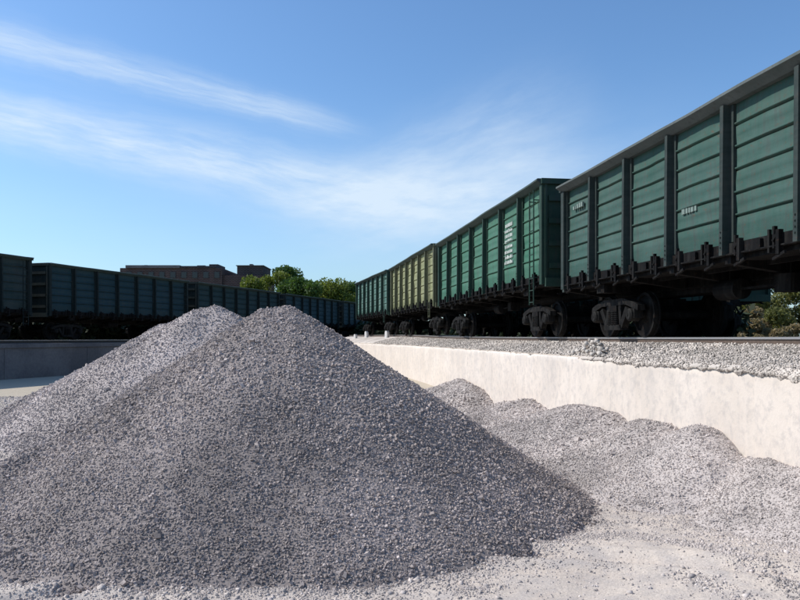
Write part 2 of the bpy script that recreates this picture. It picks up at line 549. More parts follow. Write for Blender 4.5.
# the higher land beyond the walls: one sheet with the yard cut out of it
LAND = 1.50
ys = np.concatenate([np.arange(-60, 70, 1.0), [70.0]])
rx = wallx(np.maximum(ys, -60)) + 0.15; lx = platx(ys) - 0.3
YE = next(y for y in np.arange(40, 90, 0.25) if wallx(y) - platx(y) < 0.4)
ys = np.concatenate([np.arange(-60, YE, 1.0), [YE]])
mb = MB()
for a, b in zip(ys[:-1], ys[1:]):
    mb.add([(float(wallx(a)) + .15, a, LAND), (1800, a, LAND), (1800, b, LAND), (float(wallx(b)) + .15, b, LAND)], [(0, 1, 2, 3)])
    mb.add([(-1800, a, LAND), (float(platx(a)) - .3, a, LAND), (float(platx(b)) - .3, b, LAND), (-1800, b, LAND)], [(0, 1, 2, 3)])
mb.add([(-1800, YE, LAND), (1800, YE, LAND), (1800, 3000, LAND), (-1800, 3000, LAND)], [(0, 1, 2, 3)])
tag(mb.build('terrain', 'dry_grass_land'), kind='structure')


# ---- retaining wall on the right, one long weathered wall with a battered face
wy = np.concatenate([np.arange(-8, 34, 0.06), np.arange(34, YE, 0.5)])
prof = [0.0, 0.3, 0.6, 0.9, 1.2, 1.4, WALL_TOP - 0.05, WALL_TOP]
vs = []; 
for j, z in enumerate(prof):
    x = wallx(wy) + 0.05 * (fbm(wy * 0.5, wy * 0 + z * 1.5, 31, 4)) - 0.0
    x = x + 0.03 * ((wy % 3.0) < 0.07)
    zz = np.full_like(wy, z - (0.3 if j == 0 else 0)) 
    if j >= len(prof) - 2:
        chip = np.clip(fbm(wy * 3.1, wy * 0, 44, 4) - 0.06, 0, 1) * 0.22
        zz = zz - chip * (1.0 if j == len(prof) - 1 else 0.6); 
        if j == len(prof) - 1: x = x + 0.015
    vs.append(np.stack([x, wy, zz], -1))
vs.append(np.stack([wallx(wy) + 0.35, wy, np.full_like(wy, WALL_TOP - 0.02)], -1))
vs.append(np.stack([wallx(wy) + 0.35, wy, np.full_like(wy, -0.3)], -1))
V = np.array(vs); nj, ni = V.shape[:2]
idx = np.arange(nj * ni).reshape(nj, ni)
q = np.stack([idx[:-1, :-1], idx[1:, :-1], idx[1:, 1:], idx[:-1, 1:]], -1).reshape(-1, 4)[:, ::-1]
me = np_mesh('retaining_wall', V.reshape(-1, 3), [q], smooth=False)
tag(link('retaining_wall', me, 'whitewash'), 'long sunlit whitewashed retaining wall below the right-hand wagons', 'wall')

# ---- left loading platform
mb = MB()
ya, yb = 8.0, YE + 3
nseg = 12
for i in range(nseg):
    a = ya + (yb - ya) * i / nseg; b = ya + (yb - ya) * (i + 1) / nseg - 0.03
    xa, xb = float(platx(a)), float(platx(b))
    mb.add([(xa, a, -.2), (xb, b, -.2), (xb - 3.6, b, -.2), (xa - 3.6, a, -.2), (xa, a, PLAT_TOP - .2), (xb, b, PLAT_TOP - .2), (xb - 3.6, b, PLAT_TOP - .2), (xa - 3.6, a, PLAT_TOP - .2)],
           [(0, 1, 5, 4), (1, 2, 6, 5), (3, 0, 4, 7), (2, 3, 7, 6), (4, 5, 6, 7)])
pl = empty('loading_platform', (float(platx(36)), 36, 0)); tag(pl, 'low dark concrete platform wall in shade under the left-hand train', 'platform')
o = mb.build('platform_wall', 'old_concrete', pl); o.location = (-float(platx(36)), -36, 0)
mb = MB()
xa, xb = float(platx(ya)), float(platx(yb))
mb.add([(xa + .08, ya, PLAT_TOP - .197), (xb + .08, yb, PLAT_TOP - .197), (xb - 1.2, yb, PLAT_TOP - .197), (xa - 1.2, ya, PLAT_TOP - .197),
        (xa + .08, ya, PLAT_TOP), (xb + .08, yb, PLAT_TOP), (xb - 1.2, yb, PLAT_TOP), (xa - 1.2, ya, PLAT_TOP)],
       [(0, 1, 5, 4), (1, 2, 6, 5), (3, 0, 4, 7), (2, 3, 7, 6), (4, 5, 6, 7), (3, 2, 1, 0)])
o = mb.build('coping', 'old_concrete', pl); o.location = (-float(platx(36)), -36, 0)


# ------------------------------------------------------------------ railway track
def resample(pts, step):
    P = [Vector(p) for p in pts]
    out = []; acc_ = 0.0
    for a, b in zip(P[:-1], P[1:]):
        L = (b - a).length; t = acc_
        while t < L:
            out.append((a.lerp(b, t / L), (b - a).normalized())); t += step
        acc_ = t - L
    return out


def smooth_path(pts, n=6):
    P = [Vector(p) for p in pts]
    out = []
    for i in range(len(P) - 1):
        p0 = P[max(i - 1, 0)]; p1 = P[i]; p2 = P[i + 1]; p3 = P[min(i + 2, len(P) - 1)]
        for k in range(n):
            t = k / n
            out.append(0.5 * ((2 * p1) + (-p0 + p2) * t + (2 * p0 - 5 * p1 + 4 * p2 - p3) * t * t + (-p0 + 3 * p1 - 3 * p2 + p3) * t ** 3))
    out.append(P[-1])
    return out


def make_track(path, label, step=0.62, left_edge=None, bedname=True):
    """path = points at railhead level on the centreline"""
    path = smooth_path(path)
    tr = empty('railway_track', path[0]); tag(tr, label, 'railway track', 'railway tracks under the wagons')
    off = -path[0]
    samp = resample(path, 2.0) + [(path[-1], (path[-1] - path[-2]).normalized())]
    for s in (-1, 1):
        mb = MB(); hb = MB()
        for (a, d), (b, e) in zip(samp[:-1], samp[1:]):
            na = Vector((d.y, -d.x, 0)).normalized() * s * 0.76; nb = Vector((e.y, -e.x, 0)).normalized() * s * 0.76
            A, B = a + na, b + nb
            dn = Vector((0, 0, 1))
            mb.bar(A - dn * .170, B - dn * .170, 0.14, 0.02)
            mb.bar(A - dn * .1, B - dn * .1, 0.02, 0.12)
            hb.bar(A - dn * .02, B - dn * .02, 0.07, 0.036)
        r = mb.build('rail', 'rail_steel', tr); r.location = off
        h = hb.build('rail_head', 'rail_head', r)
    sl = cached('sleeper', lambda: MB().prism([(-.14, -.18), (.14, -.18), (.11, 0), (-.11, 0)], -1.35, 1.35))
    for (a, d) in resample(path, step)[:100]:
        o = link('sleeper', sl, 'sleeper_concrete', tr, tuple(a + off - Vector((0, 0, .184))), math.atan2(d.y, d.x))
        # sleeper long axis is local y: across the track
    return path


# right track centreline: car side + 1.58 to the right
side_pts = [(9.1, -16.0, 1.92), (5.78, 6.55, 1.92), (3.97, 18.87, 1.92), (1.63, 33.5, 1.97), (0.4, 41, 2.05), (-0.56, 47.4, 2.10), (-3.52, 60.8, 2.14), (-5.3, 67.5, 2.15)]


def offs(pts, d):
    out = []
    P = [Vector(p) for p in pts]
    for i, p in enumerate(P):
        t = (P[min(i + 1, len(P) - 1)] - P[max(i - 1, 0)]); t.z = 0; t.normalize()
        out.append(p + Vector((t.y, -t.x, 0)) * d)
    return out


cr = offs(side_pts, 1.60)
path_r = make_track([p for p in cr], 'pale-railed track on the white wall under the right-hand wagons', 0.74)
cr2 = [Vector((p.x, p.y, 1.92)) for p in offs(side_pts, 6.75)]
path_r2 = make_track(cr2[:6], 'track behind the right-hand wagons, carrying wagons seen only under them', 0.74)
LA = 29.9
lpts = [Vector((-LA - 1.67 + 0.2987 * y, y, 1.80)) for y in (12, 40, 70, 108)]
path_l = make_track(lpts, 'track along the dark platform under the left-hand train', 1.0)


def bed(path, prof, name, mat, seed, step=0.25):
    """ballast bed swept along a path; prof rows are (lateral, z relative to railhead or absolute if tuple)"""
    S = resample(path, step)
    vs = []
    for (a, d) in S:
        n = Vector((d.y, -d.x, 0)).normalized()
        for (l, z) in prof:
            x = a.x + n.x * l; y = a.y + n.y * l
            zz = (a.z + z) if z > -1 else z + 10
            vs.append((x, y, zz))
    V = np.array(vs)
    V[:, 2] += 0.05 * fbm(V[:, 0] * 3, V[:, 1] * 3, seed, 4)
    m_ = len(prof); n_ = len(S)
    idx = np.arange(n_ * m_).reshape(n_, m_)
    q = np.stack([idx[:-1, :-1], idx[:-1, 1:], idx[1:, 1:], idx[1:, :-1]], -1).reshape(-1, 4)
    me = np_mesh(name, V, [q], tone=np.full(len(V), 0.05), smooth=True)
    o = link(name, me, mat)
    tag(o, kind='structure')


bed(path_l, [(-3.2, LAND - 10), (-1.8, -.2), (0, -.2), (1.5, -.2), (1.75, PLAT_TOP - 10 - .02)], 'track_bed', 'ballast', 3)
bed(path_r2, [(-2.9, LAND - 10 + .1), (-1.8, -.22), (0, -.2), (1.8, -.22), (3.2, LAND - 10 - .02)], 'track_bed', 'ballast', 4)


# right-hand bed spills on to the wall's edge
def path_at(path, ys_):
    Y = np.array([p.y for p in path]); 
    return np.interp(ys_, Y, [p.x for p in path]), np.interp(ys_, Y, [p.z for p in path])


by = np.concatenate([np.arange(-6, 20, 0.07), np.arange(20, YE - 3, 0.25)])
cx_, cz_ = path_at(path_r, by)
wx_ = wallx(by)
rows = []
spill = (0.015 + 0.07 * np.clip(fbm(by * 1.3, by * 0, 71, 3) + 0.05, 0, 1) + 0.09 * np.abs(fbm(by * 2.5, by * 0 + 3, 72, 4)) + 0.05 * vnoise(by * 7, by * 0, 73) + 0.06 * vnoise(by * 14, by * 0, 74) ** 3) * 0.7 * np.clip((15.5 - by) / 3, 0.0, 1)
rows.append(np.stack([wx_ - 0.004, by, WALL_TOP - spill - 0.02], -1))
rows.append(np.stack([wx_ - 0.02 - 0.01 * (spill > .02), by, WALL_TOP - spill * 0.5 - 0.01], -1))
rows.append(np.stack([wx_ + 0.02, by, WALL_TOP + 0.02 + spill * .08], -1))
rows[1][spill < 0.01, 0] += 0.08; rows[0][spill < 0.01, 0] += 0.06
for t in np.linspace(0.08, 1, 12):
    x = wx_ + (cx_ - 0.92 - wx_) * t
    z = WALL_TOP + 0.02 + (cz_ - 0.12 - WALL_TOP - 0.02) * min(1, t * 1.15) ** 0.8
    z = z + 0.12 * fbm(x * 2.2, by * 2.2, 75, 4) * (1 - abs(2 * t - 1)) 
    rows.append(np.stack([x, by, z], -1))
for l, z in ((-0.90, -.12), (-0.55, -.19), (0, -.19), (1.8, -.2), (3.4, -.45)):
    rows.append(np.stack([cx_ + l, by, cz_ + z], -1))
BED = np.array(rows); nj, ni = BED.shape[:2]
idx = np.arange(nj * ni).reshape(nj, ni)
q = np.stack([idx[:-1, :-1], idx[1:, :-1], idx[1:, 1:], idx[:-1, 1:]], -1).reshape(-1, 4)
bt = np.full((nj, ni), 0.45); bt[-4:] = 0.03
me = np_mesh('track_bed', BED.reshape(-1, 3), [q], tone=bt.ravel(), smooth=True)
tag(link('track_bed', me, 'ballast'), kind='structure')
# ballast stones along it
r = np.random.default_rng(12)
n = 45000
u = r.random(n) ** 1.5
yy = 5.2 + u * 42
k = r.random(n) * (nj - 7) 
kk = np.clip(k, 0, nj - 8).astype(int); fr = (k - kk)[:, None]
ii = np.clip(np.searchsorted(by, yy) - 1, 0, ni - 2); fi = ((yy - by[ii]) / (by[ii + 1] - by[ii]))[:, None]
P0 = BED[kk, ii] * (1 - fi) + BED[kk, ii + 1] * fi; P1 = BED[kk + 1, ii] * (1 - fi) + BED[kk + 1, ii + 1] * fi
P = P0 * (1 - fr) + P1 * fr
sz = r.uniform(0.012, 0.034, n) * (1 + (yy > 12) * 0.4)
face = (kk < 2)
keep = ~(face & (np.interp(yy, by, spill) < 0.03)) 
P = P[keep]; sz = sz[keep]
P[:, 2] += sz * 0.2
v, t, tn = stones(P, sz, 13)
me = np_mesh('ballast', v, [t], tone=tn)
tag(link('ballast', me, 'ballast'), 'pale crushed stone ballast spilling over the top edge of the white wall', 'ballast', kind='stuff')


# ------------------------------------------------------------------ gravel piles
SL = 0.64
# name, [ (x,y,h) ridge points ], slope, top rounding
PILES = [
    ('pile_main', [(-1.18, 9.25, 2.17), (-1.38, 9.35, 2.28), (-1.62, 9.3, 2.25), (-2.70, 8.9, 1.50), (-3.4, 8.45, 0.98), (-4.2, 7.9, 0.58), (-5.4, 7.2, 0.05)], 0.655, 0.10),
    ('pile_back', [(-3.7, 16.3, 2.45), (-4.0, 16.5, 2.60), (-4.3, 16.4, 2.52), (-4.65, 16.4, 2.22), (-5.1, 16.4, 2.20), (-5.85, 16.2, 1.70), (-7.4, 16.0, 0.88), (-8.6, 15.8, 0.25)], 0.62, 0.12),
]
# heaps along the foot of the white wall (x follows the wall)


def wp(y, d): return float(wallx(y)) - d


BERM = [
    ('berm_a', [(wp(26.5, .15), 26.5, .30), (wp(24, .25), 24.0, .58), (wp(22.0, .3), 22.0, .52)], 0.45, 0.12),
    ('berm_b', [(wp(19.2, .1), 19.2, .30), (wp(17.3, .15), 17.3, .50), (wp(16.0, .1), 16.0, .36)], 0.36, 0.1),
    ('berm_c', [(wp(14.6, .1), 14.6, .62), (wp(13.6, .15), 13.6, .70), (wp(12.6, .1), 12.6, .62)], 0.34, 0.1),
    ('berm_d', [(wp(11.7, .1), 11.7, .62), (wp(11.0, .12), 11.0, .66), (wp(10.5, .2), 10.5, .46)], 0.40, 0.1),
    ('berm_e', [(wp(9.75, .2), 9.75, .78), (wp(9.6, .3), 9.6, .74)], 0.52, 0.05),
    ('berm_f', [(wp(8.9, .1), 8.9, .50), (wp(7.9, .12), 7.9, .54), (wp(6.6, .12), 6.6, .42), (wp(4.0, .2), 4.0, .3)], 0.62, 0.06),
]
ALL = PILES + BERM


def ridge_h(x, y, pts, s, rnd):
    best = np.full(np.shape(x), -9.0)
    for (ax, ay, ah), (bx, by_, bh) in zip(pts[:-1], pts[1:]):
        dx, dy = bx - ax, by_ - ay
        t = np.clip(((x - ax) * dx + (y - ay) * dy) / (dx * dx + dy * dy), 0, 1)
        d = np.hypot(x - ax - t * dx, y - ay - t * dy)
        hh_ = ah + (bh - ah) * t
        d2 = np.sqrt(d * d + rnd * rnd) - rnd
        best = np.maximum(best, hh_ - s * d2)
    # gentle foot: slumped toe
    return best


def all_h(x, y):
    """height of every heap at a point -> (height, id)"""
    wob_x = x + 0.35 * fbm(x * 0.9, y * 0.9, 101, 3); wob_y = y + 0.35 * fbm(x * 0.9 + 7, y * 0.9, 103, 3)
    H = []
    for i, (nm, pts, s, rnd) in enumerate(ALL):
        if i < 2:
            qx = x * 0.65 + wob_x * 0.35; qy = y * 0.65 + wob_y * 0.35
            h = ridge_h(qx, qy, pts, s, rnd)
            h = h + 0.06 * fbm(x * 1.3, y * 1.3, 110 + i, 4)
        else:
            h = ridge_h(wob_x, wob_y, pts, s, rnd) + 0.11 * fbm(x * 2.6, y * 2.6, 110 + i, 4)
        # concave toe
        h = np.where(h < 0.22, 0.22 - (0.22 - h) * (0.92 if i == 0 else 0.62), h)
        H.append(h)
    H = np.array(H)
    return H.max(0), H.argmax(0)


def make_piles():
    step = 0.04
    xs = np.arange(-12.5, 6.5, step); ysg = np.arange(3.4, 29.5, step * 1.25)
    X, Y = np.meshgrid(xs, ysg)
    H, ID = all_h(X, Y)
    G = ground_h(X, Y)
    D = H - G
    H = H + 0.018 * fbm(X * 14, Y * 14, 201, 2)
    inside = (X < wallx(Y) + 0.03)
    out = {}
    nyy, nxx = X.shape
    vid = np.arange(nxx * nyy).reshape(nyy, nxx)
    fq = np.stack([vid[:-1, :-1], vid[:-1, 1:], vid[1:, 1:], vid[1:, :-1]], -1).reshape(-1, 4)
    ok = ((D > -0.03) & inside)
    okf = (ok[:-1, :-1] & ok[:-1, 1:] & ok[1:, 1:] & ok[1:, :-1]).ravel()
    idf = ID[:-1, :-1].ravel()
    VV = np.stack([X, Y, np.maximum(H, G - 0.05)], -1).reshape(-1, 3)
    for k in range(len(ALL)):
        f = fq[okf & (idf == k)]
        if not len(f): continue
        u_, inv = np.unique(f, return_inverse=True)
        out[k] = (VV[u_], inv.reshape(-1, 4))
    # stones: jittered, denser and finer near the camera
    r = np.random.default_rng(55)
    P = []; S = []
    for (y0, y1, sp) in ((3.4, 7.5, 0.0195), (7.5, 10.5, 0.024), (10.5, 14.5, 0.034), (14.5, 18.6, 0.040), (18.6, 29, 0.055)):
        a = np.arange(-12.5, 5.2, sp); b = np.arange(y0, y1, sp)
        A, B = np.meshgrid(a, b)
        A = A.ravel() + r.uniform(-.5, .5, A.size) * sp; B = B.ravel() + r.uniform(-.5, .5, B.size) * sp
        keep_ = (np.abs(A) < B * 0.56 + 0.4) & (A < wallx(B) - 0.02)
        A, B = A[keep_], B[keep_]
        P.append(np.stack([A, B], -1)); S.append(np.full(len(A), sp))
    P = np.concatenate(P); S = np.concatenate(S)
    h, pid = all_h(P[:, 0], P[:, 1]); g = ground_h(P[:, 0], P[:, 1])
    d = h - g
    # hide what lies on the far side of the big pile
    prob = np.where(d > 0.05, 1.0, np.clip((d + 0.06) / 0.11, 0, 1) ** 1.3)
    back = (P[:, 1] > 10.0) & (P[:, 1] < 14.0) & (P[:, 0] > -2.0) & (P[:, 0] < 0.0)
    prob = np.where(back, prob * 0.0, prob)
    keep_ = r.random(len(P)) < prob
    P, S, h, pid, g = P[keep_], S[keep_], h[keep_], pid[keep_], g[keep_]
    size = S * np.exp(r.normal(0.0, 0.30, len(P))) * 1.10
    size = np.where(pid >= 1, size * 0.80, size)
    size = size * (0.92 + 0.3 * np.clip(vnoise(P[:, 0] * 1.1, P[:, 1] * 1.1, 33) - 0.55, 0, 1) + 0.12 * np.exp(-np.clip(h - g, 0, 9) / 0.15))
    z = np.maximum(h, g) + size * r.uniform(-0.10, 0.26, len(P))
    return out, np.stack([P[:, 0], P[:, 1], z], -1), size, pid


sheets, SP, SS, SID = make_piles()
info = {
    'pile_main': ('gravel_pile', 'huge dark grey crushed gravel pile filling the front of the yard', 'gravel pile', None, 'gravel'),
    'pile_back': ('gravel_pile', 'second tall grey gravel pile peaking just behind the huge front pile', 'gravel pile', None, 'gravel_fine'),
    'berm_a': ('gravel_heap', 'farthest pale gravel heap at the wall foot, behind the slope of the huge pile', 'gravel heap', 'gravel heaps along the foot of the white wall', 'gravel_dusty'),
    'berm_b': ('gravel_heap', 'low thin gravel heap at the wall foot, right next to the farthest heap', 'gravel heap', 'gravel heaps along the foot of the white wall', 'gravel_dusty'),
    'berm_c': ('gravel_heap', 'broad middle gravel heap spreading from the white wall toward the huge pile', 'gravel heap', 'gravel heaps along the foot of the white wall', 'gravel_dusty'),
    'berm_d': ('gravel_heap', 'rounded gravel heap at the wall just behind the small peaked heap', 'gravel heap', 'gravel heaps along the foot of the white wall', 'gravel_dusty'),
    'berm_e': ('gravel_heap', 'small peaked gravel heap standing up against the white wall', 'gravel heap', 'gravel heaps along the foot of the white wall', 'gravel_dusty'),
    'berm_f': ('gravel_heap', 'nearest gravel heap, a long low bank along the wall to the frame edge', 'gravel heap', 'gravel heaps along the foot of the white wall', 'gravel_dusty'),
}
for k, (V, Q) in sheets.items():
    nm, lab, cat, grp, mat = info[ALL[k][0]]
    sel = SID == k
    sv, stt, stn = stones(SP[sel], SS[sel], 300 + k)
    allv = np.concatenate([V, sv]); tone = np.concatenate([np.full(len(V), 0.16 if k == 0 else 0.45), stn])
    sm = np.concatenate([np.ones(len(Q), bool), np.zeros(len(stt), bool)])
    org = np.array([ALL[k][1][0][0], ALL[k][1][0][1], 0.0])
    me = np_mesh(nm, allv - org, [Q, stt + len(V)], tone=tone, smooth=sm)
    o = link(nm, me, mat, None, tuple(org))
    tag(o, lab, cat, grp)

# loose gravel strewn over the dusty ground
r = np.random.default_rng(77)
def seg_d(P, pts):
    best = np.full(len(P), 9.0)
    for (ax, ay), (bx, by_) in zip(pts[:-1], pts[1:]):
        dx, dy = bx - ax, by_ - ay
        t = np.clip(((P[:, 0] - ax) * dx + (P[:, 1] - ay) * dy) / (dx * dx + dy * dy), 0, 1)
        best = np.minimum(best, np.hypot(P[:, 0] - ax - t * dx, P[:, 1] - ay - t * dy))
    return best
n = 300000
yy = 4.6 + r.random(n) ** 1.5 * 20
xx = (r.random(n) * 2 - 1) * (0.56 * yy + 0.3)
y2 = r.uniform(4.7, 7.9, 130000); x2 = (r.random(130000) * 2 - 1) * (0.56 * y2 + 0.3)
yy = np.concatenate([yy, y2]); xx = np.concatenate([xx, x2])
P = np.stack([xx, yy], -1)
P = P[P[:, 0] < wallx(P[:, 1]) - 0.05]
h, _ = all_h(P[:, 0], P[:, 1]); g = ground_h(P[:, 0], P[:, 1])
edge = np.exp(-np.clip(g - h, 0, 9) / 0.13)
arc = np.exp(-(seg_d(P, [(1.0, 6.55), (1.6, 7.15), (2.2, 7.3), (2.75, 6.75), (2.95, 5.5)]) / 0.15) ** 2)
arc2 = np.exp(-(seg_d(P, [(0.5, 5.7), (1.2, 6.15), (1.9, 6.3), (2.35, 5.7), (2.45, 5.0)]) / 0.13) ** 2) * 0.8
farg = np.clip((P[:, 1] - 7.6) / 1.5, 0, 1)
clump = np.clip(vnoise(P[:, 0] * 3.5, P[:, 1] * 3.5, 5) * 1.8 - 0.5, 0.05, 1)
left = np.clip((-P[:, 0] - 2.5) / 1.5, 0, 1) * 0.6
prob = np.clip(np.maximum.reduce([edge * 0.9, arc * 0.3 * clump + arc * 0.7, arc2 * clump, farg, left * clump, 0.02 + 0.04 * clump ** 2]), 0, 1)
kp = (r.random(len(P)) < prob) & (h < g + 0.03)
P = P[kp]; g = g[kp]
size = np.exp(r.normal(math.log(0.0135), 0.45, len(P))) * (1 + np.clip(P[:, 1] - 9, 0, 20) * 0.12)
v, t, tn = stones(np.stack([P[:, 0], P[:, 1], g - size * 0.05], -1), size, 78)
me = np_mesh('loose_gravel', v, [t], tone=tn)
tag(link('loose_gravel', me, 'gravel_dusty'), 'loose gravel strewn over the pale dusty ground', 'gravel', kind='stuff')


# ------------------------------------------------------------------ gondola wagons
def side_wall_mesh(L, h, seed):
    """pressed side sheet, horizontal ribs, slightly dented; local: x along, y outward, z from floor"""
    ribs = [0.20, 0.36, 0.53, 0.69, 0.85]
    prof = [(0.0, 0.0)]
    for q_ in ribs:
        z = q_ * h
        prof += [(z - 0.036, 0.0), (z - 0.032, -0.03), (z - 0.008, -0.03), (z - 0.003, 0.030), (z + 0.020, 0.030), (z + 0.030, 0.0)]
    prof += [(h, 0.0)]
    # extra rows for dents
    rows_ = []
    for (a, oa), (b, ob) in zip(prof[:-1], prof[1:]):
        n_ = max(1, int((b - a) / 0.12))
        for i in range(n_): rows_.append((a + (b - a) * i / n_, oa + (ob - oa) * i / n_))
    rows_.append(prof[-1])
    xs = np.linspace(-L / 2, L / 2, int(L / 0.12))
    Z = np.array([p_[0] for p_ in rows_]); O = np.array([p_[1] for p_ in rows_])
    X, ZZ = np.meshgrid(xs, Z)
    bay = L / 7
    ph = ((X + L / 2) % bay) / bay
    bow = 0.030 * np.sin(np.pi * ph) * np.sin(np.pi * ZZ / h) * (vnoise(np.floor((X + L / 2) / bay) * 3.3, ZZ * 0 + seed, 7) * 2 - 0.6)
    Y = O[:, None] + bow + 0.060 * fbm(X * 1.6 + seed, ZZ * 2.2, seed, 3)
    ny_, nx_ = X.shape
    idx = np.arange(nx_ * ny_).reshape(ny_, nx_)
    q_ = np.stack([idx[:-1, :-1], idx[:-1, 1:], idx[1:, 1:], idx[1:, :-1]], -1).reshape(-1, 4)
    F_ = np.stack([X, Y, ZZ], -1).reshape(-1, 3)
    B_ = np.stack([X, np.full_like(X, -0.05), ZZ], -1).reshape(-1, 3)
    nb = len(F_)
    qb = q_[:, ::-1] + nb
    return np_mesh('side_wall', np.concatenate([F_, B_]), [q_[:, ::-1], qb[:, ::-1]], smooth=True)


def bogie_mesh_parts():
    P = {}
    def wheel():
        m_ = MB()
        m_.lathe([(-.065, .10), (-.065, .16), (-.03, .18), (-.02, .40), (-.065, .42), (-.065, .474), (.035, .48), (.045, .505), (.065, .505), (.065, .42), (.02, .40), (.01, .18), (.065, .16), (.065, .10)], n=32)
        return m_
    def axle(): return MB().lathe([(-1.08, .065), (-.8, .065), (-.8, .09), (.8, .09), (.8, .065), (1.08, .065)], n=14)
    def frame():
        m_ = MB(); w = .09
        m_.prism([(-.62, .70), (.62, .70), (.50, .84), (-.50, .84)], -w, w)                   # top chord centre
        m_.prism([(-1.20, .56), (-.62, .70), (-.50, .84), (-1.02, .74), (-1.20, .68)], -w * .9, w * .9)
        m_.prism([(1.20, .56), (1.20, .68), (1.02, .74), (.50, .84), (.62, .70)], -w * .9, w * .9)
        m_.prism([(-.74, .60), (-.60, .66), (-.28, .24), (-.40, .18)], -w * .85, w * .85)       # tension members
        m_.prism([(.74, .60), (.40, .18), (.28, .24), (.60, .66)], -w * .85, w * .85)
        m_.prism([(-.42, .16), (.42, .16), (.36, .27), (-.36, .27)], -w * 1.2, w * 1.2)          # spring seat
        m_.prism([(-.40, .27), (-.29, .27), (-.24, .70), (-.36, .70)], -w * .8, w * .8)
        m_.prism([(.40, .27), (.36, .70), (.24, .70), (.29, .27)], -w * .8, w * .8)
        return m_
    def box():
        m_ = MB()
        m_.box(-.16, .16, -.10, .10, .40, .60)
        m_.lathe([(-.17, .10), (-.14, .135), (.06, .145)], c=(0, 0, .475), n=18)
        m_.lathe([(-.185, .03), (-.16, .035)], c=(0, 0, .475), n=8)
        return m_
    def springs():
        m_ = MB()
        for sx in (-.15, 0.0, .15):
            for sy in (-.07, .07):
                pr = []
                for i in range(7):
                    z = .27 + i * .045
                    pr += [(z, .052), (z + .012, .07), (z + .028, .07), (z + .036, .052)]
                m_.lathe(pr, c=(sx, sy, 0), axis='z', n=10)
        return m_
    def bolster():
        m_ = MB()
        m_.prism([(-.22, .58), (.22, .58), (.20, .70), (-.20, .70)], -1.12, 1.12)
        m_.prism([(-.20, .705), (.20, .705), (.17, .86), (-.17, .86)], -.55, .55)
        m_.lathe([(.86, .16), (.95, .16)], axis='z', n=16)
        return m_
    def brake():
        m_ = MB()
        m_.bar((-.38, -.8, .42), (-.38, .8, .42), .07); m_.bar((.38, -.8, .42), (.38, .8, .42), .07)
        for s in (-1, 1):
            for e in (-1, 1):
                m_.prism([(e * .36, .3), (e * .43, .3), (e * .45, .58), (e * .38, .6)][::e], s * .76 - .05, s * .76 + .05)
        return m_
    return dict(wheel=wheel, axle=axle, side_frame=frame, axle_box=box, spring_set=springs, bolster=bolster, brake_rigging=brake)


BP = bogie_mesh_parts()


def make_bogie(parent, x):
    b = link('bogie', cached('bogie', BP['bolster']), 'grime_black', parent, (x, 0, 0))
    for e in (-.925, .925):
        link('axle', cached('axle', BP['axle']), 'grime_black', b, (e, 0, .475))
        for s in (-1, 1):
            w = link('wheel', cached('wheel', BP['wheel']), 'grime_black', b, (e, s * .76, .475), math.pi if s > 0 else 0)
            link('axle_box', cached('axle_box', BP['axle_box']), 'cast_steel', b, (e, s * 1.02, 0), 0 if s < 0 else math.pi)
    for s in (-1, 1):
        link('side_frame', cached('side_frame', BP['side_frame']), 'cast_steel', b, (0, s * 1.02, 0))
        link('spring_set', cached('spring_set', BP['spring_set']), 'grime_black', b, (0, s * 1.02, 0))
    link('brake_rigging', cached('brake_rigging', BP['brake_rigging']), 'grime_black', b)


